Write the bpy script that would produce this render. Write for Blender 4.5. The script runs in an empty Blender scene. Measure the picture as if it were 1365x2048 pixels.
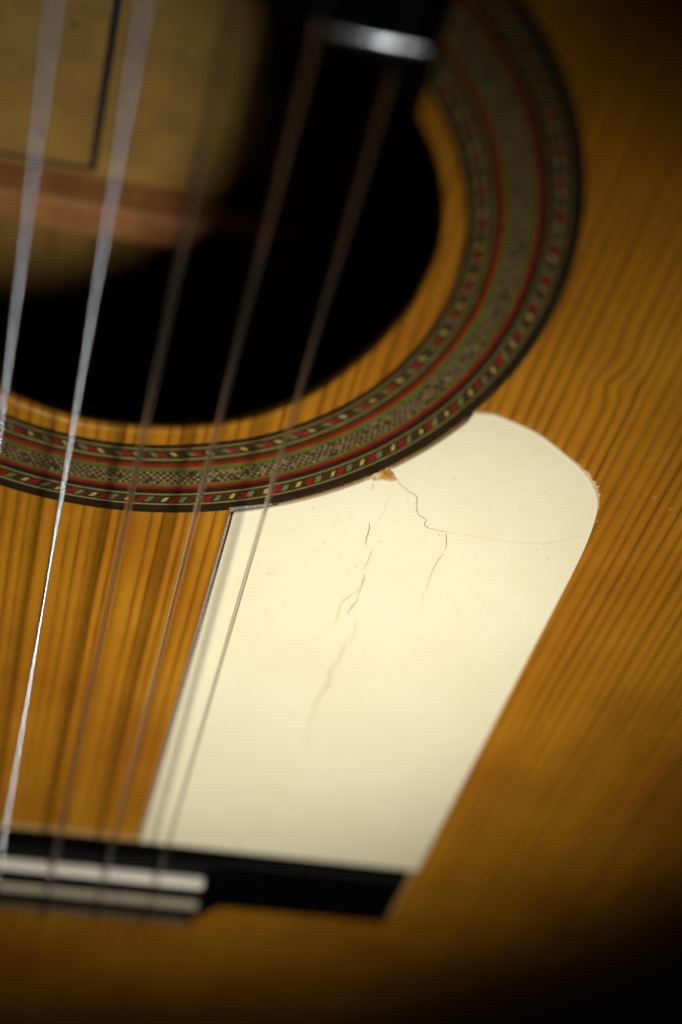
import bpy, bmesh, math, random
from mathutils import Matrix, Vector, noise
random.seed(7)
S = bpy.context.scene
COL = S.collection
MM = 0.001
RAD = math.radians

# ------------------------------------------------------------------ camera
CAM_POS = (-10.57, 149.16, 183.20)            # mm, guitar frame: y runs up the neck, z away from the soundboard
cam = bpy.data.cameras.new('camera')
cam.sensor_fit = 'VERTICAL'; cam.sensor_height = 36.0; cam.sensor_width = 24.0
cam.lens = 3355.6 / 2048 * 36
cam.clip_start = 0.005; cam.clip_end = 10
cam.dof.use_dof = True
cam.dof.focus_distance = 0.2795
cam.dof.aperture_fstop = 5.6
co = bpy.data.objects.new('camera', cam); COL.objects.link(co)
R = Matrix(((0.97333236, -0.14064289, -0.18122828), (0.22893057, 0.64600733, 0.72819319), (0.0146596, -0.75026269, 0.6609773)))
co.matrix_world = Matrix.Translation(Vector(CAM_POS) * MM) @ R.to_4x4()
S.camera = co

# ------------------------------------------------------------------ world and lamp
w = bpy.data.worlds.new('World'); S.world = w; w.use_nodes = True
w.node_tree.nodes['Background'].inputs[0].default_value = (0.9, 0.95, 1.0, 1)
w.node_tree.nodes['Background'].inputs[1].default_value = 0.004

def lamp(name, loc, aim, watts, cone, blend, radius, colour):
    l = bpy.data.lights.new(name, 'SPOT'); l.energy = watts; l.spot_size = RAD(cone); l.spot_blend = blend
    l.shadow_soft_size = radius * MM; l.color = colour
    o = bpy.data.objects.new(name, l); COL.objects.link(o)
    o.location = Vector(loc) * MM
    o.rotation_euler = (Vector(aim) - Vector(loc)).to_track_quat('-Z', 'Y').to_euler()
    return o
lamp('studio_spot', (145, 168, 375), (41, -94, 0), 14.2, 23.8, 0.82, 50, (1.0, 0.955, 0.87))
lamp('fill_spot', (112, 165, 415), (-4, 14, 8), 4.6, 12.5, 1.0, 30, (0.92, 0.965, 1.0))  # added cool fill to brighten the wound strings, fret and soundhole

S.view_settings.view_transform = 'Standard'; S.view_settings.look = 'None'
S.view_settings.exposure = 0; S.view_settings.gamma = 1
S.cycles.use_denoising = True
S.cycles.max_bounces = 10; S.cycles.transmission_bounces = 8

# ------------------------------------------------------------------ materials
class NT:
    def __init__(s, name):
        s.m = bpy.data.materials.new(name); s.m.use_nodes = True
        s.t = s.m.node_tree; s.n = s.t.nodes; s.b = s.n['Principled BSDF']; s.out = s.n['Material Output']
    def node(s, typ, **kw):
        n = s.n.new(typ)
        for k, v in kw.items(): setattr(n, k, v)
        return n
    def link(s, a, b): s.t.links.new(a, b)
    def put(s, sock, v):
        if isinstance(v, (int, float)): sock.default_value = v
        elif isinstance(v, (tuple, list)): sock.default_value = tuple(v) + ((1,) if len(v) == 3 and sock.type == 'RGBA' else ())
        else: s.link(v, sock)
    def math(s, op, a, b=0.0, c=0.0, clamp=False):
        n = s.node('ShaderNodeMath', operation=op); n.use_clamp = clamp
        for i, v in enumerate((a, b, c)): s.put(n.inputs[i], v)
        return n.outputs[0]
    def mix(s, f, a, b, blend='MIX'):
        n = s.node('ShaderNodeMix', data_type='RGBA', blend_type=blend)
        s.put(n.inputs['Factor'], f); s.put(n.inputs['A'], a); s.put(n.inputs['B'], b)
        return n.outputs['Result']
    def ramp(s, f, stops, interp='LINEAR'):
        n = s.node('ShaderNodeValToRGB'); n.color_ramp.interpolation = interp
        e = n.color_ramp.elements
        while len(e) < len(stops): e.new(0.5)
        for i, (p, c) in enumerate(stops):
            e[i].position = p; e[i].color = (c, c, c, 1) if isinstance(c, (int, float)) else tuple(c) + (1,)
        s.link(f, n.inputs[0]); return n.outputs[0]
    def mm(s):
        tc = s.node('ShaderNodeTexCoord'); v = s.node('ShaderNodeVectorMath', operation='SCALE')
        s.link(tc.outputs['Object'], v.inputs[0]); v.inputs['Scale'].default_value = 1000
        return v.outputs[0]
    def xyz(s, v):
        n = s.node('ShaderNodeSeparateXYZ'); s.link(v, n.inputs[0]); return n.outputs
    def vec(s, x, y, z=0.0):
        n = s.node('ShaderNodeCombineXYZ')
        for i, v in enumerate((x, y, z)): s.put(n.inputs[i], v)
        return n.outputs[0]
    def noise(s, v, scale, detail=2, rough=0.5):
        n = s.node('ShaderNodeTexNoise'); s.link(v, n.inputs['Vector'])
        n.inputs['Scale'].default_value = scale; n.inputs['Detail'].default_value = detail; n.inputs['Roughness'].default_value = rough
        return n.outputs[0]
    def bump(s, h, strength, dist):
        n = s.node('ShaderNodeBump'); n.inputs['Strength'].default_value = strength; n.inputs['Distance'].default_value = dist
        s.link(h, n.inputs['Height']); s.link(n.outputs[0], s.b.inputs['Normal'])
    def set(s, **kw):
        names = dict(col='Base Color', rough='Roughness', metal='Metallic', spec='Specular IOR Level', coat='Coat Weight',
                     coat_rough='Coat Roughness', trans='Transmission Weight', ior='IOR', alpha='Alpha', sss='Subsurface Weight')
        for k, v in kw.items(): s.put(s.b.inputs[names[k]], v)
        return s.m

def simple(name, col, rough=0.5, var=0.25, scale=1.5, bump=0.0, **kw):
    t = NT(name); p = t.mm()
    n1 = t.noise(p, scale, 4, 0.6)
    f = t.ramp(n1, [(0.3, 0), (0.7, 1)])
    lo = tuple(c * (1 - var) for c in col); hi = tuple(min(1, c * (1 + var)) for c in col)
    t.set(col=t.mix(f, lo, hi), rough=rough, **kw)
    if bump: t.bump(t.noise(p, scale * 3, 3), 0.5, bump * MM)
    return t.m

def wood_top():
    t = NT('honey_spruce'); p = t.mm(); X, Y, Z = t.xyz(p)
    def gauss(v, c, s_): return t.math('EXPONENT', t.math('MULTIPLY', t.math('POWER', t.math('DIVIDE', t.math('SUBTRACT', v, c), s_), 2.0), -1.0))
    gx = gauss(X, 73.2, 3.6)
    dx = t.math('MULTIPLY', gx, t.math('SUBTRACT', t.math('MULTIPLY', gauss(Y, -9.0, 3.2), 0.7), t.math('MULTIPLY', gauss(Y, -15.6, 2.6), 1.2)))
    slow = t.noise(t.vec(t.math('MULTIPLY', X, 0.06), t.math('MULTIPLY', Y, 0.012)), 1.0, 2)
    fine = t.noise(t.vec(t.math('MULTIPLY', X, 0.35), t.math('MULTIPLY', Y, 0.05)), 1.0, 2)
    xs = t.math('ADD', t.math('SUBTRACT', X, dx), t.math('ADD', t.math('MULTIPLY', slow, 1.6), t.math('MULTIPLY', fine, 0.22)))
    sp = t.noise(t.vec(t.math('MULTIPLY', xs, 0.22), 3.3), 1.0, 1)
    tt = t.math('ADD', t.math('DIVIDE', xs, 2.15), t.math('MULTIPLY', sp, 1.1))
    cell = t.math('FLOOR', tt); fr = t.math('FRACT', tt)
    wn = t.node('ShaderNodeTexWhiteNoise', noise_dimensions='1D'); t.link(cell, wn.inputs['W'])
    prof = t.ramp(fr, [(0.0, 0.8), (0.08, 1.0), (0.20, 0.68), (0.38, 0.25), (0.60, 0.02), (0.86, 0.2), (1.0, 0.8)])
    broken = t.noise(t.vec(t.math('MULTIPLY', X, 1.2), t.math('MULTIPLY', Y, 0.09)), 1.0, 3)
    line = t.math('MULTIPLY', prof, t.math('ADD', 0.38, t.math('ADD', t.math('MULTIPLY', wn.outputs[0], 0.44), t.math('MULTIPLY', t.math('SUBTRACT', broken, 0.5), 0.7))), clamp=True)
    fib = t.noise(t.vec(t.math('MULTIPLY', X, 5.0), t.math('MULTIPLY', Y, 0.22)), 1.0, 4, 0.65)
    blot = t.noise(p, 0.03, 3)
    light = t.mix(t.ramp(fib, [(0.3, 0), (0.7, 1)]), (0.35, 0.143, 0.007), (0.49, 0.215, 0.012))
    light = t.mix(t.ramp(blot, [(0.35, 0), (0.65, 1)]), light, (0.31, 0.115, 0.007))
    silk = t.noise(t.vec(t.math('MULTIPLY', X, 0.5), t.math('MULTIPLY', Y, 1.6), 4.0), 1.0, 3)
    light = t.mix(t.math('MULTIPLY', t.ramp(silk, [(0.45, 0), (0.75, 1)]), 0.22), light, (0.48, 0.22, 0.016))
    c = t.mix(line, light, (0.095, 0.027, 0.002))
    # small pale dings in the varnish
    vor = t.node('ShaderNodeTexVoronoi'); t.link(p, vor.inputs['Vector']); vor.inputs['Scale'].default_value = 0.28
    wob = t.math('ADD', vor.outputs['Distance'], t.math('MULTIPLY', t.math('SUBTRACT', t.noise(p, 2.5, 2), 0.5), 0.12))
    ding = t.ramp(wob, [(0.05, 1), (0.14, 0)])
    vc = t.node('ShaderNodeSeparateColor'); t.link(vor.outputs['Color'], vc.inputs[0])
    ding = t.math('MULTIPLY', ding, t.math('GREATER_THAN', vc.outputs[0], 0.72))
    c = t.mix(t.math('MULTIPLY', ding, 0.3), c, (0.55, 0.33, 0.07))
    t.set(col=c, rough=t.ramp(fib, [(0.3, 0.36), (0.7, 0.48)]), coat=0.05, coat_rough=0.2, spec=0.18)
    h = t.math('ADD', t.math('MULTIPLY', line, -0.5), t.math('MULTIPLY', fib, 0.35))
    h = t.math('ADD', h, t.math('MULTIPLY', ding, -0.8))
    t.bump(h, 0.5, 0.05 * MM)
    return t.m

def plate_mat():
    t = NT('ivory_plastic'); p = t.mm()
    blot = t.noise(p, 0.05, 3)
    c = t.mix(t.ramp(blot, [(0.3, 0), (0.7, 1)]), (0.79, 0.725, 0.50), (0.82, 0.765, 0.55))
    f2 = t.noise(p, 0.6, 4)
    c = t.mix(t.math('MULTIPLY', t.ramp(f2, [(0.45, 0), (0.75, 1)]), 0.16), c, (0.66, 0.56, 0.33))
    vor = t.node('ShaderNodeTexVoronoi'); t.link(p, vor.inputs['Vector']); vor.inputs['Scale'].default_value = 0.3
    vc = t.node('ShaderNodeSeparateColor'); t.link(vor.outputs['Color'], vc.inputs[0])
    sp = t.math('MULTIPLY', t.ramp(vor.outputs['Distance'], [(0.02, 1), (0.05, 0)]), t.math('GREATER_THAN', vc.outputs[0], 0.75))
    c = t.mix(t.math('MULTIPLY', sp, 0.12), c, (0.25, 0.19, 0.10))
    X, Y, Z = t.xyz(p)
    scr = t.noise(t.vec(t.math('MULTIPLY', X, 0.5), t.math('MULTIPLY', Y, 6.0)), 1.0, 3)
    t.set(col=c, rough=t.ramp(f2, [(0.3, 0.34), (0.7, 0.46)]), spec=0.4)
    t.bump(t.math('ADD', t.math('MULTIPLY', scr, 0.3), t.noise(p, 0.25, 2)), 0.35, 0.04 * MM)
    return t.m

def ring_mat(name, col, var=0.35, rough=0.42):
    t = NT(name); p = t.mm(); X, Y, Z = t.xyz(p)
    r = t.math('SQRT', t.math('ADD', t.math('MULTIPLY', X, X), t.math('MULTIPLY', Y, Y)))
    a = t.math('ARCTAN2', Y, X)
    n1 = t.noise(t.vec(t.math('MULTIPLY', r, 7.0), t.math('MULTIPLY', a, 45.0)), 1.0, 4, 0.65)
    n2 = t.noise(p, 0.35, 3)
    f = t.math('ADD', t.math('MULTIPLY', n1, 0.7), t.math('MULTIPLY', n2, 0.3))
    c = t.mix(t.ramp(f, [(0.33, 0), (0.67, 1)]), tuple(q * (1 - var) for q in col), tuple(q * (1 + var) for q in col))
    t.set(col=c, rough=rough, coat=0.03, coat_rough=0.15, spec=0.12)
    t.bump(n1, 0.6, 0.05 * MM)
    return t.m

def cell_mat():
    t = NT('mosaic_cells'); a = t.node('ShaderNodeVertexColor'); a.layer_name = 'cell'
    p = t.mm(); n1 = t.noise(p, 5, 3)
    c = t.mix(t.math('MULTIPLY', t.ramp(n1, [(0.35, 0), (0.65, 1)]), 0.35), a.outputs[0], (0.09, 0.06, 0.03))
    t.set(col=c, rough=0.45, coat=0.03, coat_rough=0.15, spec=0.12); t.bump(n1, 0.5, 0.04 * MM)
    return t.m

def nylon_mat():
    t = NT('clear_nylon')
    t.set(col=(0.70, 0.65, 0.61), rough=0.05, trans=0.978, ior=1.45, spec=0.3)
    return t.m

def film_mat():
    t = NT('clear_film'); p = t.mm()
    n1 = t.noise(p, 3.0, 4, 0.65)
    t.set(col=(0.50, 0.47, 0.41), rough=0.3, spec=0.3, alpha=t.ramp(n1, [(0.35, 0.2), (0.65, 0.7)]))
    t.bump(n1, 0.6, 0.08 * MM)
    return t.m

def back_mat():
    t = NT('cypress_back'); p = t.mm(); X, Y, Z = t.xyz(p)
    n1 = t.noise(t.vec(t.math('MULTIPLY', X, 0.35), t.math('MULTIPLY', Y, 0.03)), 1.0, 4)
    n2 = t.noise(p, 0.12, 3)
    c = t.mix(t.ramp(n1, [(0.35, 0), (0.65, 1)]), (0.14, 0.072, 0.010), (0.22, 0.12, 0.02))
    c = t.mix(t.ramp(n2, [(0.4, 0), (0.8, 0.5)]), c, (0.16, 0.11, 0.03))
    t.set(col=c, rough=0.6); return t.m

M = dict(
    top=wood_top(), plate=plate_mat(), cell=cell_mat(), nylon=nylon_mat(), film=film_mat(), back=back_mat(),
    dark=ring_mat('dark_rosewood_ring', (0.019, 0.013, 0.006), 0.55),
    bed=ring_mat('brown_inlay_bed', (0.034, 0.025, 0.006), 0.6),
    red=ring_mat('red_veneer', (0.20, 0.009, 0.007), 0.35),
    green=ring_mat('green_veneer', (0.085, 0.098, 0.015), 0.45),
    line=ring_mat('yellow_veneer_line', (0.22, 0.165, 0.05), 0.35),
    t_red=simple('red_chip', (0.20, 0.008, 0.012), 0.45, 0.35, 3, 0.03, coat=0.08, spec=0.22),
    t_ivory=simple('ivory_chip', (0.38, 0.27, 0.075), 0.45, 0.3, 3, 0.03, coat=0.08, spec=0.22),
    t_green=simple('sage_chip', (0.12, 0.122, 0.045), 0.45, 0.35, 3, 0.03, coat=0.08, spec=0.22),
    t_dark=simple('umber_chip', (0.045, 0.020, 0.012), 0.45, 0.4, 3, 0.03, coat=0.08, spec=0.22),
    ebony=simple('ebony', (0.0012, 0.0012, 0.0015), 0.5, 0.4, 0.8, 0.02, spec=0.05),
    bone=simple('bone', (0.72, 0.68, 0.57), 0.35, 0.1, 0.4),
    bone_dim=simple('dimmed_bone', (0.46, 0.41, 0.28), 0.4, 0.15, 0.4),  # bone darkened in colour for the light falling off past the saddle
    strip=simple('brown_edge_strip', (0.13, 0.10, 0.05), 0.45, 0.2, 0.4),  # rear strip, darkened further in colour for the same falloff
    nickel=simple('nickel_silver', (0.82, 0.84, 0.83), 0.20, 0.08, 1.0, metal=1.0),
    wound=simple('silver_wire', (0.80, 0.83, 0.86), 0.26, 0.08, 1.0, metal=1.0),
    side=simple('cypress_side', (0.22, 0.12, 0.03), 0.5, 0.2, 0.1),
    inner=simple('raw_inner_wood', (0.16, 0.085, 0.022), 0.75, 0.2, 0.1),
    brace=simple('cedar_brace', (0.28, 0.115, 0.032), 0.6, 0.25, 0.15),
    neck=simple('cedar_neck', (0.16, 0.06, 0.025), 0.4, 0.2, 0.1, coat=0.3),
    paper=simple('aged_paper', (0.28, 0.155, 0.026), 0.75, 0.22, 0.12),
    ink=simple('black_ink', (0.012, 0.010, 0.008), 0.6, 0.2, 0.5),
    ink_pale=simple('faded_ink', (0.13, 0.08, 0.02), 0.7, 0.2, 0.5),
    glue=simple('brown_glue', (0.42, 0.20, 0.035), 0.45, 0.55, 1.3, 0.12),
    glue_dark=simple('dark_glue_line', (0.20, 0.085, 0.02), 0.5, 0.5, 2.0, 0.05),
    pale=simple('dried_pale_glue', (0.52, 0.40, 0.21), 0.5, 0.3, 2.0, 0.1),
    shade_grime=simple('shade_and_grime', (0.03, 0.028, 0.024), 0.6, 0.5, 2.0),  # near-black for the painted shade of the plate edge, with dirt
    tan_edge=simple('tan_bridge_edge', (0.44, 0.26, 0.085), 0.5, 0.2, 0.3),  # tan strips by the bridge; at the wing end, painted bevel light
    crack=simple('crack_dirt', (0.24, 0.185, 0.105), 0.7, 0.4, 2.0),
    crack_mid=simple('crack_dust', (0.45, 0.38, 0.23), 0.6, 0.25, 2.0),
    crack_faint=simple('crack_pale', (0.67, 0.59, 0.37), 0.5, 0.06, 1.0),  # faintest crack tone, plate cream slightly darkened
)

# ------------------------------------------------------------------ helpers
def link(name, me, mat, parent, smooth=False):
    o = bpy.data.objects.new(name, me); COL.objects.link(o); o.parent = parent
    if mat is not None and not me.materials: me.materials.append(mat)
    if smooth: me.polygons.foreach_set('use_smooth', [True] * len(me.polygons))
    return o
def mesh(name, verts, faces, mat, parent, smooth=False):
    me = bpy.data.meshes.new(name)
    me.from_pydata([(x * MM, y * MM, z * MM) for x, y, z in verts], [], faces); me.update()
    return link(name, me, mat, parent, smooth)
def from_bm(name, bm, mat, parent, smooth=False):
    bmesh.ops.recalc_face_normals(bm, faces=bm.faces)
    bmesh.ops.scale(bm, vec=(MM, MM, MM), verts=bm.verts)
    me = bpy.data.meshes.new(name); bm.to_mesh(me); bm.free()
    return link(name, me, mat, parent, smooth)
def box(name, x0, x1, y0, y1, z0, z1, mat, parent, bev=0.3, seg=2):
    bm = bmesh.new()
    r = bmesh.ops.create_cube(bm, size=1)
    for v in bm.verts: v.co = Vector(((x0 + x1) / 2 + v.co.x * (x1 - x0), (y0 + y1) / 2 + v.co.y * (y1 - y0), (z0 + z1) / 2 + v.co.z * (z1 - z0)))
    if bev: bmesh.ops.bevel(bm, geom=bm.edges[:], offset=bev, segments=seg, affect='EDGES', profile=0.5)
    return from_bm(name, bm, mat, parent, smooth=False)
def lerp_table(tab, a):
    if a <= tab[0][0]: return tab[0][1]
    for (a0, v0), (a1, v1) in zip(tab, tab[1:]):
        if a <= a1:
            u = (a - a0) / (a1 - a0); u = u * u * (3 - 2 * u)
            return v0 + (v1 - v0) * u
    return tab[-1][1]
def catmull(pts, closed, n):
    out = []; N = len(pts)
    for i in range(N if closed else N - 1):
        p = [Vector(pts[(i + k) % N] if closed else pts[min(max(i + k, 0), N - 1)]) for k in (-1, 0, 1, 2)]
        for j in range(n):
            u = j / n
            out.append(0.5 * ((2 * p[1]) + (p[2] - p[0]) * u + (2 * p[0] - 5 * p[1] + 4 * p[2] - p[3]) * u * u + (3 * p[1] - p[0] - 3 * p[2] + p[3]) * u ** 3))
    if not closed: out.append(Vector(pts[-1]))
    return out
def tube(name, path, rad, mat, parent, segs=10, smooth=True):
    vs, fs = [], []; n = len(path)
    P = [Vector(p) for p in path]
    for i, p in enumerate(P):
        d = (P[min(i + 1, n - 1)] - P[max(i - 1, 0)]).normalized()
        sx = Vector((1, 0, 0)); sx = (sx - d * sx.dot(d)).normalized(); sy = d.cross(sx)
        r = rad[i] if isinstance(rad, list) else rad
        for k in range(segs):
            a = 2 * math.pi * k / segs
            q = p + (sx * math.cos(a) + sy * math.sin(a)) * r; vs.append(tuple(q))
    for i in range(n - 1):
        for k in range(segs):
            k2 = (k + 1) % segs
            fs.append((i * segs + k, i * segs + k2, (i + 1) * segs + k2, (i + 1) * segs + k))
    fs.append(tuple(range(segs - 1, -1, -1))); fs.append(tuple((n - 1) * segs + k for k in range(segs)))
    return mesh(name, vs, fs, mat, parent, smooth)

# ------------------------------------------------------------------ the guitar
guitar = bpy.data.objects.new('guitar', None); COL.objects.link(guitar)
guitar.empty_display_size = 0.05
guitar['label'] = 'honey-coloured acoustic guitar with mosaic rosette and cracked ivory tap plate'
guitar['category'] = 'guitar'

HOLE = [(-180, 40.0), (-98, 40.0), (-81, 39.6), (-62, 39.7), (-45, 39.3), (-31, 38.9), (-20, 39.1), (-7, 39.8), (8, 40.5), (22, 40.5), (40, 40.2), (70, 40.0), (180, 40.0)]
DIN = [(-180, 0.2), (-111, 0.3), (-95, 0.1), (-72, -0.2), (-55, 0.2), (-30, 0.45), (-10, 0.3), (8, -0.1), (25, -0.5), (50, -0.4), (90, 0), (180, 0.2)]
def rr(r, deg):      # the hand-cut rosette is a little out of round towards its inner edge
    return r + lerp_table(DIN, deg) * (60.1 - r) / 16.0
def hole_r(deg): return lerp_table(HOLE, deg) + 1.35 * max(0.0, -math.sin(RAD(deg)))

half = [(0, 153), (35, 152.5), (72, 150), (104, 141), (127, 120), (138, 85), (131, 48), (120, 10), (117, -28), (128, -75), (155, -128), (176, -180), (184, -225), (177, -270), (152, -306), (110, -327), (58, -335), (0, -336)]
outline = catmull([(x, y, 0) for x, y in half] + [(-x, y, 0) for x, y in reversed(half[1:-1])], True, 6)
NA = 360
def ray_out(deg):
    a = RAD(deg); d = Vector((math.cos(a), math.sin(a))); best = 0
    for i in range(len(outline)):
        p = outline[i].to_2d(); q = outline[(i + 1) % len(outline)].to_2d(); e = q - p
        den = d.x * e.y - d.y * e.x
        if abs(den) < 1e-9: continue
        t = (p.x * e.y - p.y * e.x) / den; u = (p.x * d.y - p.y * d.x) / den
        if t > 0 and -1e-6 <= u <= 1 + 1e-6: best = max(best, t)
    return best
DEG = [-180 + 360.0 * k / NA for k in range(NA)]
OUT_R = [ray_out(d) for d in DEG]
def polar_sheet(name, rows, mat, parent, smooth=False):
    """rows: list of functions deg,k -> (r, z), each joined to the next all the way round"""
    vs, fs = [], []
    for row in rows:
        for k, d in enumerate(DEG):
            r, z = row(d, k); a = RAD(d); vs.append((r * math.cos(a), r * math.sin(a), z))
    for i in range(len(rows) - 1):
        for k in range(NA):
            k2 = (k + 1) % NA
            fs.append((i * NA + k, (i + 1) * NA + k, (i + 1) * NA + k2, i * NA + k2))
    return mesh(name, vs, fs, mat, parent, smooth)

FIL = 0.8
rows = [lambda d, k: (OUT_R[k] - 0.5, -2.3), lambda d, k: (hole_r(d) + 0.1, -2.3)]
for j in range(7):
    a = RAD(90 * j / 6)
    rows.append(lambda d, k, a=a: (hole_r(d) + FIL - FIL * math.cos(a), -FIL + FIL * math.sin(a)))
rows += [lambda d, k: (rr(44.0, d), 0.0), lambda d, k: (rr(44.0, d) + 0.01, -0.5), lambda d, k: (60.10, -0.5), lambda d, k: (60.11, 0.0),
         lambda d, k: (60.11 + (OUT_R[k] - 60.11) * 0.5, 0.0), lambda d, k: (OUT_R[k], 0.0), lambda d, k: (OUT_R[k], -2.55)]
sb = polar_sheet('soundboard', rows, M['top'], guitar)
for p in sb.data.polygons:
    i = p.index // NA
    if 1 <= i <= 7: p.use_smooth = True

polar_sheet('side', [lambda d, k: (OUT_R[k] - 0.3, -2.7), lambda d, k: (OUT_R[k] - 0.3, -95.0), lambda d, k: (OUT_R[k] - 2.3, -95.0), lambda d, k: (OUT_R[k] - 2.3, -2.7), lambda d, k: (OUT_R[k] - 0.3, -2.7)], M['side'], guitar)
vs = [(OUT_R[k] * math.cos(RAD(d)), OUT_R[k] * math.sin(RAD(d)), -95.02) for k, d in enumerate(DEG)]
vs += [(x, y, -97.5) for x, y, z in vs]
mesh('back', vs, [tuple(range(NA)), tuple(range(2 * NA - 1, NA - 1, -1))] + [(k, NA + k, NA + (k + 1) % NA, (k + 1) % NA) for k in range(NA)], M['back'], guitar)

# brace and paper label glued to the inside of the back
bm = bmesh.new()
prof = [(-67.6, -95.0), (-67.6, -87.0), (-68.6, -85.6), (-74.6, -85.6), (-75.6, -87.0), (-75.6, -95.0)]
n = len(prof); va = [bm.verts.new((-115, y, z)) for y, z in prof]; vb = [bm.verts.new((115, y, z)) for y, z in prof]
bm.faces.new(va); bm.faces.new(vb)
for i in range(n): bm.faces.new((va[i], va[(i + 1) % n], vb[(i + 1) % n], vb[i]))
from_bm('back_brace', bm, M['brace'], guitar)
lab = box('paper_label', -72, 20, -66.8, 4, -95.0, -94.85, M['paper'], guitar, 0)
box('printed_border', -8.6, -7.0, -66.0, 2, -94.86, -94.80, M['ink'], lab, 0)
box('printed_border', -70, -8.6, -66.0, -64.9, -94.86, -94.80, M['ink'], lab, 0)
for i in range(5):       # faded printed ornament along the border, too blurred to read
    x = -12 - abs(random.gauss(0, 6)); y = random.uniform(-60, 0); s = random.uniform(0.6, 1.6)
    pts = [(x + s * random.uniform(0.6, 1) * math.cos(a), y + s * random.uniform(0.6, 1.2) * math.sin(a), -94.82) for a in [j * math.pi / 4 for j in range(8)]]
    mesh('printed_mark', pts, [tuple(range(8))], M['ink_pale'], lab)

# ------------------------------------------------------------------ rosette
def ring_mesh(name, r0, r1, z, mat, parent, crown=0.03):
    g = 0.02
    return polar_sheet(name, [lambda d, k: (rr(r0 + g, d), -0.45), lambda d, k: (rr(r0 + g, d), z - 0.03), lambda d, k: (rr(r0 + g + 0.05, d), z),
                              lambda d, k: (rr((r0 + r1) / 2, d), z + crown), lambda d, k: (rr(r1 - g - 0.05, d), z), lambda d, k: (rr(r1 - g, d), z - 0.03), lambda d, k: (rr(r1 - g, d), -0.45)], mat, parent)
rosette = ring_mesh('rosette', 58.20, 60.08, 0.02, M['dark'], guitar, 0.06)
for nm, r0, r1, z, m in (
    ('dark_ring', 44.03, 44.97, 0.02, 'dark'), ('line_ring', 44.97, 45.24, 0.04, 'line'), ('brown_bed', 45.24, 47.30, 0.0, 'bed'),
    ('line_ring', 47.30, 47.64, 0.04, 'line'), ('dark_ring', 47.64, 48.58, 0.02, 'bed'), ('red_ring', 48.58, 49.30, 0.04, 'red'),
    ('green_ring', 49.30, 50.26, 0.02, 'green'), ('brown_bed', 50.26, 53.18, -0.03, 'bed'), ('green_ring', 53.18, 53.74, 0.02, 'green'),
    ('red_ring', 53.74, 54.38, 0.04, 'red'), ('dark_ring', 54.38, 55.52, 0.02, 'dark'), ('line_ring', 55.52, 55.80, 0.04, 'line'),
    ('brown_bed', 55.80, 57.92, 0.0, 'bed'), ('line_ring', 57.92, 58.18, 0.04, 'line')):
    ring_mesh(nm, r0, r1, z, M[m], rosette, 0.02)

def chip(name, rc, deg, wr, wt, slant, mat, skip=None):
    """one inlaid lozenge: rc radius, wr half radial size, wt half tangential size, slant shifts it along the ring with r"""
    base = [(-1, -0.85), (-0.35, -1), (0.75, -0.95), (1, 0.85), (0.35, 1), (-0.75, 0.95)]
    vs = []
    jit = [(random.uniform(-0.16, 0.16), random.uniform(-0.12, 0.12)) for _ in base]
    for z, sc in ((-0.1, 1.0), (0.035 + random.uniform(-0.01, 0.015), 1.0), (0.06 + random.uniform(-0.01, 0.015), 0.84)):
        for (u, v), (ju, jv) in zip(base, jit):
            r = rc + (v + jv) * wr * sc; s = (u + ju) * wt * sc + slant * (v + jv) * wr * sc
            a = RAD(deg) + s / rc; R_ = rr(r, deg)
            vs.append((R_ * math.cos(a), R_ * math.sin(a), z))
    fs = [(12, 13, 14, 15, 16, 17)]
    for b in (0, 6):
        for i in range(6): fs.append((b + i, b + (i + 1) % 6, b + 6 + (i + 1) % 6, b + 6 + i))
    if skip is not None:
        o = len(skip[0]); skip[0].extend(vs); skip[1].extend(tuple(i + o for i in f) for f in fs); return
    mesh(name, vs, fs, mat, rosette)
rest = {k: ([], []) for k in ('t_red', 't_ivory', 't_green', 't_dark')}
def visible(d): return -116 < ((d + 180) % 360 - 180) < 60
per_in = 360 / 51
for k in range(51):
    d = -78.95 + per_in * k; d = (d + 180) % 360 - 180
    for nm, mt, off, wr, wt in (('red_lozenge', 't_red', 0, 0.62, 0.62), ('ivory_lozenge', 't_ivory', 0.31, 0.40, 0.42), ('dark_lozenge', 't_dark', 0.53, 0.66, 0.42), ('green_lozenge', 't_green', 0.77, 0.52, 0.50)):
        dd = d + off * per_in + random.uniform(-0.2, 0.2)
        chip(nm, 46.30 + random.uniform(-0.06, 0.06), dd, wr * random.uniform(0.88, 1.1), wt * random.uniform(0.88, 1.12), 0.75, M[mt], None if visible(dd) else rest[mt])
per_out = 360 / 63.4
per_out = 360 / 63
for k in range(63):
    d = -71.75 + per_out * k; d = (d + 180) % 360 - 180
    for nm, mt, off, wr, wt in (('red_lozenge', 't_red', 0, 0.66, 0.62), ('green_lozenge', 't_green', 0.25, 0.62, 0.52), ('dark_lozenge', 't_dark', 0.48, 0.68, 0.42), ('ivory_lozenge', 't_ivory', 0.70, 0.48, 0.38)):
        dd = d + off * per_out + random.uniform(-0.2, 0.2)
        chip(nm, 56.88 + random.uniform(-0.06, 0.06), dd, wr * random.uniform(0.88, 1.1), wt * random.uniform(0.88, 1.12), -0.85, M[mt], None if visible(dd) else rest[mt])
for mt, (v_, f_) in rest.items():
    o = mesh('inlay_remainder', v_, f_, M[mt], rosette); o['kind'] = 'stuff'

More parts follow.
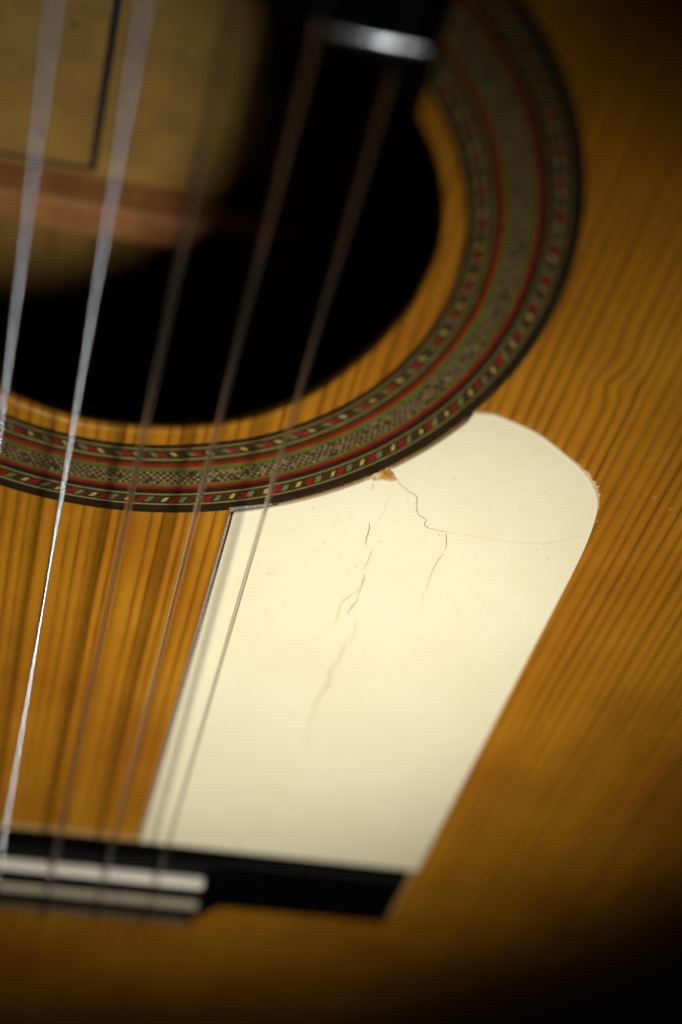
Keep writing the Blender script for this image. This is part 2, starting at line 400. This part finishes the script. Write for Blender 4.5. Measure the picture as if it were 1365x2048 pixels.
# the fine chequered middle band: thousands of half-millimetre cells, one joined part
vs, fs, cols = [], [], []
rows_n = 5; r0c, r1c = 50.32, 53.14; per = 0.60
ncell = int(360 / per)
LIGHT = [(0.24, 0.17, 0.078), (0.27, 0.195, 0.09), (0.21, 0.115, 0.068), (0.19, 0.125, 0.05), (0.25, 0.16, 0.095)]
DARK = [(0.022, 0.016, 0.007), (0.035, 0.024, 0.009), (0.06, 0.04, 0.014)]
for i in range(ncell):
    sec = (i // 4)
    for j in range(rows_n):
        ra = r0c + (r1c - r0c) * j / rows_n; rb = r0c + (r1c - r0c) * (j + 1) / rows_n
        wav = 0.14 * noise.noise(Vector((i * 0.13, 0.0, 5.0)))
        ra += wav; rb += wav
        sh = 0.10 * noise.noise(Vector((sec * 1.7, j * 3.1, 0.0)))
        a0 = i * per + sh + random.uniform(-0.05, 0.05); a1 = a0 + per * random.uniform(0.88, 1.0)
        dk = (i + j) % 2 == 0
        if random.random() < 0.09: dk = not dk
        c = random.choice(DARK if dk else LIGHT)
        if not dk and j in (0, 4) and random.random() < 0.35: c = (0.16, 0.16, 0.05)
        b = random.uniform(0.8, 1.2); c = tuple(q * b for q in c)
        z = 0.035 + random.uniform(-0.02, 0.02); g = 0.03
        o = len(vs)
        for (r, a, zz) in ((ra + g, a0, -0.1), (rb - g, a0, -0.1), (rb - g, a1, -0.1), (ra + g, a1, -0.1), (ra + g * 2, a0 + 0.03, z), (rb - g * 2, a0 + 0.03, z), (rb - g * 2, a1 - 0.03, z), (ra + g * 2, a1 - 0.03, z)):
            dd = (a + 180) % 360 - 180; R_ = rr(r, dd); vs.append((R_ * math.cos(RAD(a)), R_ * math.sin(RAD(a)), zz))
        for f in ((4, 7, 6, 5), (0, 4, 5, 1), (1, 5, 6, 2), (2, 6, 7, 3), (3, 7, 4, 0)):
            fs.append(tuple(o + q for q in f)); cols.extend([c] * 4)
o = mesh('chequered_band', vs, fs, M['cell'], rosette); o['kind'] = 'stuff'
ca = o.data.color_attributes.new('cell', 'FLOAT_COLOR', 'CORNER')
ca.data.foreach_set('color', [q for c in cols for q in (*c, 1.0)])

# ------------------------------------------------------------------ tap plate
PT = 0.75            # plate thickness, mm
edge = []
def arc(a0, a1, r, n): return [(r * math.cos(RAD(a0 + (a1 - a0) * i / n)), r * math.sin(RAD(a0 + (a1 - a0) * i / n))) for i in range(n + 1)]
edge += [(22.25, -163.5 + 2.0 * i) for i in range(0, 53)]                          # straight left edge, bridge to rosette
edge += [(22.2, -56.4)]
edge += arc(-68.2, -46.6, 60.35, 30)                                               # along the rosette to the chip
chip_pts = [(41.75, -43.45), (42.2, -43.35), (42.85, -43.65), (43.6, -43.3), (44.29, -43.2), (45.0, -43.25), (45.7, -43.05), (46.7, -42.5), (46.2, -42.0), (45.75, -41.5), (45.3, -40.7), (44.75, -40.35)]
edge += chip_pts[1:]
edge += arc(-41.5, -26.9, 60.35, 22)
edge += [(53.95, -26.6), (54.15, -25.9)]
curve = catmull([(54.3, -25.45, 0), (56.4, -25.15, 0), (58.6, -25.35, 0), (65.0, -27.5, 0), (70.1, -30.5, 0), (75.2, -34.2, 0), (78.7, -38.2, 0), (80.6, -42.2, 0), (81.5, -47.0, 0), (82.0, -53, 0), (82.2, -60, 0)], False, 8)
edge += [(p.x, p.y) for p in curve]
edge += [(82.2 + 0.6 * i / 51, -60 - 2.0 * i) for i in range(1, 52)] + [(82.85, -163.5)]
def offset(poly, d):
    out = []; n = len(poly)
    for i in range(n):
        a = Vector(poly[i - 1]); b = Vector(poly[i]); c = Vector(poly[(i + 1) % n])
        e1 = (b - a).normalized(); e2 = (c - b).normalized()
        n1 = Vector((e1.y, -e1.x)); n2 = Vector((e2.y, -e2.x)); m = n1 + n2
        m = m.normalized() if m.length > 1e-6 else n1
        k = d / max(0.5, m.dot(n1)); out.append((b.x + m.x * k, b.y + m.y * k))
    return out
inner1 = offset(edge, 0.06); inner2 = offset(edge, 0.28)
n = len(edge)
vs = [(x, y, 0.02) for x, y in edge] + [(x, y, PT - 0.22) for x, y in edge] + [(x, y, PT - 0.06) for x, y in inner1] + [(x, y, PT) for x, y in inner2]
fs = []
for b in range(3):
    for i in range(n): fs.append((b * n + i, (b + 1) * n + i, (b + 1) * n + (i + 1) % n, b * n + (i + 1) % n))
fs.append(tuple(3 * n + i for i in range(n))[::-1])
plate = mesh('tap_plate', vs, fs, M['plate'], guitar)
bm = bmesh.new(); bm.from_mesh(plate.data); bmesh.ops.triangulate(bm, faces=[f for f in bm.faces if len(f.verts) > 4]); bmesh.ops.recalc_face_normals(bm, faces=bm.faces)
if sum(f.normal.z * f.calc_area() for f in bm.faces) < 0: bmesh.ops.reverse_faces(bm, faces=bm.faces)
bm.to_mesh(plate.data); bm.free()
plate['label'] = 'cracked ivory plastic tap plate'

def ribbon(name, pts, wid, mat, parent, z=PT + 0.012, jit=0.06, taper=(0.3, 0.3), step=4):
    c = catmull([(x, y, 0) for x, y in pts], False, step); n = len(c); vs, fs = [], []
    for i, p in enumerate(c):
        d = (c[min(i + 1, n - 1)] - c[max(i - 1, 0)]).normalized(); nn = Vector((d.y, -d.x, 0))
        u = i / (n - 1); t = min(1, u / max(taper[0], 1e-3) + 0.12, (1 - u) / max(taper[1], 1e-3) + 0.12)
        ww = wid * t * random.uniform(0.7, 1.3) / 2; p = p + nn * random.gauss(0, jit)
        for s, zz in ((-1, z), (0, z + 0.006), (1, z)): vs.append((p.x + nn.x * ww * s, p.y + nn.y * ww * s, zz))
    for i in range(n - 1):
        for k in (0, 1): fs.append((3 * i + k, 3 * i + k + 1, 3 * i + k + 4, 3 * i + k + 3))
    return mesh(name, vs, fs, mat, parent)
C1 = [(46.66, -42.48), (48.47, -44.1), (50.72, -45.5), (51.03, -47.35), (51.43, -48.46), (52.36, -50.05), (53.41, -50.42), (53.72, -50.96), (53.73, -51.87), (54.81, -52.7), (56.08, -52.88), (57.74, -52.98), (59.54, -53.2)]
ribbon('crack', C1, 0.13, M['crack'], plate, taper=(0.01, 0.25))
ribbon('crack', [(59.2, -53.15), (63.48, -53.05), (69.3, -53.21), (73.27, -52.65), (76.31, -51.8), (79.25, -49.6), (81.0, -49.4)], 0.13, M['crack_faint'], plate, taper=(0.1, 0.1), jit=0.03)
ribbon('crack', [(57.78, -53.13), (58.63, -55.73), (59.0, -57.54)], 0.14, M['crack'], plate)
ribbon('crack', [(58.82, -58.05), (58.4, -61.82), (58.38, -64.75), (58.48, -67.37), (58.55, -70.7), (59.11, -74.67)], 0.17, M['crack_mid'], plate, taper=(0.1, 0.9))
ribbon('crack', [(44.5, -53.4), (45.0, -54.7), (45.06, -56.84), (45.61, -59.84)], 0.18, M['crack'], plate)
ribbon('crack', [(46.81, -59.74), (46.84, -62.74), (46.7, -65.51)], 0.15, M['crack_mid'], plate)
ribbon('crack', [(46.99, -66.26), (47.33, -68.48), (47.38, -70.79), (47.5, -73.45)], 0.26, M['crack_mid'], plate)
ribbon('crack', [(47.6, -73.2), (47.54, -74.45), (47.02, -76.27), (46.86, -78.72)], 0.30, M['crack_mid'], plate)
ribbon('crack', [(47.1, -70.52), (46.37, -72.68), (45.1, -75.32), (45.32, -79.4), (44.87, -83.0)], 0.42, M['crack_faint'], plate)
ribbon('crack', [(46.43, -45.72), (46.28, -47.81), (46.18, -50.51), (45.81, -53.0)], 0.11, M['crack_faint'], plate)
ribbon('crack', [(47.28, -57.97), (47.7, -57.7), (48.08, -57.52)], 0.12, M['crack_mid'], plate)
ribbon('crack', [(48.25, -78.93), (49.05, -81.38), (49.43, -84.63), (48.6, -86.6)], 0.28, M['crack_faint'], plate)
ribbon('crack', [(48.9, -86.4), (48.49, -87.53), (48.44, -91.66), (47.9, -94.5)], 0.55, M['crack_faint'], plate, taper=(0.4, 0.2))
ribbon('crack', [(47.9, -94.4), (47.71, -95.67), (48.25, -99.83), (47.56, -103.24), (47.4, -109.21), (47.9, -116.36), (48.93, -124.05)], 0.8, M['crack_faint'], plate, taper=(0.1, 0.8))
ribbon('crack', [(42.85, -43.7), (43.1, -44.7), (43.27, -45.54)], 0.14, M['crack_mid'], plate)
ribbon('scratch', [(67.06, -45.56), (67.96, -45.84), (68.3, -44.99), (68.75, -43.87)], 0.13, M['crack_faint'], plate)
ribbon('scratch', [(60.44, -48.64), (60.97, -48.1), (61.73, -48.35)], 0.13, M['crack_faint'], plate)
for (x, y) in [(34.77, -51.97), (33.69, -55.36), (38.5, -59.84), (45.3, -64.85), (49.56, -47.09), (55.52, -40.1), (56.79, -53.96), (38.01, -62.61), (74.18, -54.15), (76.54, -56.18), (44.2, -66.4), (44.0, -67.2), (66.5, -83), (31, -70)]:
    s = random.uniform(0.10, 0.17)
    pts = [(x + s * random.uniform(0.6, 1.3) * math.cos(j * 1.047), y + s * random.uniform(0.8, 1.6) * math.sin(j * 1.047), PT + 0.012) for j in range(6)] + [(x, y, PT + 0.03)]
    mesh('dirt_speck', pts, [(j, (j + 1) % 6, 6) for j in range(6)], M['crack_mid'], plate)

# glue left in the chip, the brown glue line by the rosette, the clear film that peeks out on the left, frayed glue on the right
bm = bmesh.new()
cp = chip_pts + arc(-42.0, -46.0, 60.12, 8)
def glue_z(x, y): return 0.16 + 0.14 * noise.noise(Vector((x * 1.6, y * 1.6, 0)))
ctr = (44.3, -42.0)
ring0 = [bm.verts.new((x, y, glue_z(x, y))) for x, y in cp]
ring1 = [bm.verts.new((x * 0.5 + ctr[0] * 0.5, y * 0.5 + ctr[1] * 0.5, glue_z(x * 0.5 + 22, y * 0.5 - 21) + 0.05)) for x, y in cp]
cc = bm.verts.new((*ctr, 0.2))
for i in range(len(cp)):
    j = (i + 1) % len(cp); bm.faces.new((ring0[i], ring0[j], ring1[j], ring1[i])); bm.faces.new((ring1[i], ring1[j], cc))
o = from_bm('glue_residue', bm, M['glue'], plate, True); o['label'] = 'brown glue bared where a chip of the plate is missing'
bm = bmesh.new()
pp = [(41.95, -43.2), (42.5, -43.1), (43.3, -43.05), (43.9, -42.6), (43.7, -41.9), (43.2, -41.6), (42.6, -42.15)]
bm.faces.new([bm.verts.new((x, y, 0.36 + 0.05 * math.sin(x * 5))) for x, y in pp])
from_bm('glue_flake', bm, M['pale'], plate)
def arc_strip(name, a0, a1, r0f, r1f, z, mat, n=90):
    vs, fs = [], []
    for i in range(n + 1):
        a = a0 + (a1 - a0) * i / n
        ra, rb = r0f(i / n), r1f(i / n)
        vs += [(ra * math.cos(RAD(a)), ra * math.sin(RAD(a)), z), (rb * math.cos(RAD(a)), rb * math.sin(RAD(a)), z)]
    for i in range(n): fs.append((2 * i, 2 * i + 1, 2 * i + 3, 2 * i + 2))
    return mesh(name, vs, fs, mat, plate)
arc_strip('glue_line', -63.5, -46.2, lambda u: 60.0 + random.uniform(-0.12, 0.1), lambda u: 60.38, 0.12, M['glue_dark'])
arc_strip('glue_line', -41.8, -26.0, lambda u: 60.0 + random.uniform(-0.18, 0.1), lambda u: 60.38, 0.12, M['glue_dark'])
vs, fs = [], []
for i in range(55):
    y = -57.0 - 1.95 * i; vs += [(22.3, y, 0.22), (21.62 + random.uniform(-0.03, 0.03), y, 0.22), (21.55, y, 0.03)]
for i in range(54):
    for k in (0, 1): fs.append((3 * i + k, 3 * i + k + 1, 3 * i + k + 4, 3 * i + k + 3))
mesh('clear_film', vs, fs, M['film'], plate)
arc_strip('clear_film', -68.9, -62.0, lambda u: 59.35 + 0.75 * max(0, u - 0.25) ** 1.3 + random.uniform(-0.05, 0.05), lambda u: 60.4, 0.14, M['film'])
arc_strip('shade_dirt_line', -68.3, -61.0, lambda u: 60.18 + random.uniform(-0.03, 0.03), lambda u: 60.36, 0.24, M['shade_grime'])  # painted edge shade with dirt, continued along the rosette arc
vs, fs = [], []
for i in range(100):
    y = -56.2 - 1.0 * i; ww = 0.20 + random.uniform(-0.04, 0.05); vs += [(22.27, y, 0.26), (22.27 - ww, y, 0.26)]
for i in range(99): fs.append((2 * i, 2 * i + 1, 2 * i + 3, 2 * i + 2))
mesh('shade_dirt_line', vs, fs, M['shade_grime'], plate)  # dark strip paints the plate's shaded left edge wall, plus dirt
seg = [p for p in curve if p.x > 70.5 and p.y > -52]
vs, fs = [], []
sm = []
for i in range(len(seg) - 1):
    for j in range(4): sm.append(seg[i].lerp(seg[i + 1], j / 4))
for i, p in enumerate(sm):
    d = (sm[min(i + 1, len(sm) - 1)] - sm[max(i - 1, 0)]).normalized(); nn = Vector((-d.y, d.x, 0))
    u = i / (len(sm) - 1)
    wv = max(0.04, 0.75 * math.sin(math.pi * min(1, u * 1.25)) ** 1.5 * (0.5 + 0.9 * abs(noise.noise(Vector((i * 0.35, 2, 0)))) * 1.6 + 0.04 * random.random())) if u < 0.8 else 0.12 * random.random() + 0.03
    vs += [(p.x - nn.x * 0.05, p.y - nn.y * 0.05, 0.45), (p.x + nn.x * wv * 0.6, p.y + nn.y * wv * 0.6, 0.30 + random.uniform(-0.08, 0.08)), (p.x + nn.x * wv, p.y + nn.y * wv, 0.03)]
for i in range(len(sm) - 1):
    for k in (0, 1): fs.append((3 * i + k, 3 * i + k + 1, 3 * i + k + 4, 3 * i + k + 3))
o = mesh('frayed_glue', vs, fs, M['pale'], plate); o['label'] = 'frayed pale glue along the rounded corner'
ribbon('glue_line', [(p.x, p.y) for p in curve[4:34:3]], 0.5, M['glue_dark'], plate, z=0.03, taper=(0.01, 0.2))

# ------------------------------------------------------------------ bridge
bm = bmesh.new()
prof = [(-82.0, 2.0), (-80.5, 2.9), (-60, 3.0), (-44, 3.1), (-39.5, 4.2), (-37.6, 4.6), (37.0, 4.6), (38.8, 4.2), (43, 3.1), (60, 3.0), (79.4, 2.9), (80.9, 2.0)]
cols_ = []
for x, zt in prof:
    wing = abs(x) > 42
    yb = -184.3 if wing else -187.5
    cols_.append([bm.verts.new(v) for v in ((x, -164.6, 0.02), (x, -164.6, zt - 0.5), (x, -165.1, zt), (x, yb + 0.6, zt), (x, yb, zt - 0.6), (x, yb, 0.02))])
for a, b in zip(cols_, cols_[1:]):
    for i in range(6): bm.faces.new((a[i], a[(i + 1) % 6], b[(i + 1) % 6], b[i]))
bm.faces.new(cols_[0]); bm.faces.new(cols_[-1])
bridge = from_bm('bridge', bm, M['ebony'], guitar)
box('saddle', -37.2, 36.9, -170.7, -168.9, 3.8, 6.7, M['bone'], bridge, 0.7, 3)
box('tie_block', -37.4, 37.2, -186.9, -174.3, 4.4, 6.3, M['ebony'], bridge, 0.2)
box('bone_strip', -37.45, 37.0, -179.6, -176.4, 6.0, 6.55, M['bone_dim'], bridge, 0.25)
box('rear_strip', -37.45, 36.0, -187.6, -184.9, 6.0, 6.55, M['strip'], bridge, 0.25)  # rear tie block strip, falling light painted into its brown
vs, fs = [], []
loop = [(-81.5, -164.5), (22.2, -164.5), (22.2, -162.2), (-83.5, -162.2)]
mesh('tan_edge_strip', [(x, y, 0.03) for x, y in loop], [(0, 1, 2, 3)], M['tan_edge'], bridge)  # pale tan strip along the bridge front
mesh('tan_edge_strip', [(81.0, -164.8, 0.03), (82.9, -164.2, 0.03), (82.5, -186.0, 0.03), (81.0, -185.0, 0.03)], [(3, 2, 1, 0)], M['tan_edge'], bridge)  # tan strip painted as light on the wing's bevelled end

# ------------------------------------------------------------------ fingerboard, neck, frets
def fb_z(y): return 6.4 + (y - 40) * 0.0125
def fb_half(y): return 30.2 - (y - 40) * (30.2 - 26.0) / 440
bm = bmesh.new()
xs = [fb_half(30) * (i / 20 * 2 - 1) for i in range(21)]
front = []
for x in xs:
    y = math.sqrt(max(0, 42.4 ** 2 - x * x)) if abs(x) < 42 else 0
    front.append((x, y))
ys_end = 480.0
top, bot, tope, bote = [], [], [], []
for x, y in front:
    f = x / fb_half(30); xe = f * fb_half(ys_end)
    top.append(bm.verts.new((f * fb_half(y), y, fb_z(y)))); bot.append(bm.verts.new((f * fb_half(y), y, 0.05)))
    tope.append(bm.verts.new((xe, ys_end, fb_z(ys_end)))); bote.append(bm.verts.new((xe, ys_end, 0.05)))
for i in range(20):
    bm.faces.new((top[i], top[i + 1], tope[i + 1], tope[i])); bm.faces.new((bot[i], bot[i + 1], bote[i + 1], bote[i]))
    bm.faces.new((top[i], top[i + 1], bot[i + 1], bot[i])); bm.faces.new((tope[i], tope[i + 1], bote[i + 1], bote[i]))
for s in (0, 20): bm.faces.new((top[s], tope[s], bote[s], bot[s]))
fb = from_bm('fingerboard', bm, M['ebony'], guitar)
NUT_Y = 39.4 + 650 * (1 - 2 ** (-19 / 12.0))
def fret_piece(x0, x1, y):
    z = fb_z(y); vs, fs = [], []; pr = [(0.95 * math.cos(RAD(a)), 0.95 * math.sin(RAD(a))) for a in range(0, 181, 20)]
    st = [(x0, 0.25), (x0 + 0.35, 0.85), (x0 + 0.8, 1.0), (x1 - 0.8, 1.0), (x1 - 0.35, 0.85), (x1, 0.25)]
    for x, s in st: vs += [(x, y + a * (0.6 + 0.4 * s), z - 0.02 + b * s) for a, b in pr]
    n = len(pr)
    for i in range(len(st) - 1):
        for k in range(n - 1): fs.append((i * n + k, (i + 1) * n + k, (i + 1) * n + k + 1, i * n + k + 1))
    fs += [tuple(range(n)), tuple(range(len(st) * n - 1, (len(st) - 1) * n - 1, -1))]
    return mesh('fret', vs, fs, M['nickel'], fb, True)
fret_piece(15.6, 29.4, 39.4); fret_piece(-29.4, -15.6, 39.4)
for k in range(1, 19):
    y = NUT_Y - 650 * (1 - 2 ** (-k / 12.0)); h = fb_half(y) - 0.5; fret_piece(-h, h, y)
box('nut', -26, 26, NUT_Y, NUT_Y + 5, 8, fb_z(480) + 1.6, M['bone'], guitar, 0.4)
vs, fs = [], []
for y, hw, dp in ((154, 29, 26), (200, 28.5, 22), (480, 26, 20)):
    for a in range(0, 181, 15): vs.append((hw * math.cos(RAD(a)), y, 0.0 - dp * math.sin(RAD(a))))
for i in range(2):
    for k in range(12): fs.append((i * 13 + k, i * 13 + k + 1, i * 13 + k + 14, i * 13 + k + 13))
fs += [tuple(range(13)), tuple(range(38, 25, -1)), (0, 13, 26, 38, 25, 12)]
mesh('neck', vs, fs, M['neck'], guitar, True)

# ------------------------------------------------------------------ strings
def str_x(i, y): return -0.71 + (3.5 - i) * (11.02 + (8.43 - 11.02) * (y + 172) / 652)
def str_z(y): return 7.03 + (y + 170) / 210 * 2.3
RADII = {1: 0.35, 2: 0.41, 3: 0.50, 4: 0.36, 5: 0.42, 6: 0.52}
for i in range(1, 7):
    r = RADII[i]; xb = str_x(i, -169.4)
    tail = [(xb, -187.6, 4.9), (xb, -187.9, 6.2), (xb, -187.2, 6.95 + r), (xb, -181, 6.75 + r), (xb, -174.6, 6.8 + r), (xb, -173.7, 6.2), (xb, -173.75, 5.5)]
    tail = tail[::-1]
    lead = [(xb, -187.6, 4.9), (xb, -174.2, 5.3), (xb, -171.6, 6.6)]
    if i <= 3:
        path = lead + [(xb, -170.0, str_z(-170) + 0.0)] + [(str_x(i, y), y, str_z(y)) for y in [-169 + 649 * k / 40 for k in range(41)]]
        tube('string', path, r, M['nylon'], guitar, 14)
        tube('string_knot', tail, r, M['nylon'], bridge, 10)
    else:
        pitch = 0.26; N = int(330 / pitch); path, rad = list(lead) + [(xb, -170.0, str_z(-170))], [r] * 4
        for k in range(N):                                    # round silver wire wound on the core
            for u, q in ((0.02, 0.0), (0.10, 0.06), (0.25, 0.10), (0.5, 0.12), (0.75, 0.10), (0.90, 0.06)):
                y = -169 + (k + u) * pitch; path.append((str_x(i, y), y, str_z(y))); rad.append(r - 0.12 + q)
        path.append((str_x(i, 480), 480, str_z(480))); rad.append(r)
        tube('string', path, rad, M['wound'], guitar, 10)
        tube('string_knot', tail, r, M['wound'], bridge, 10)
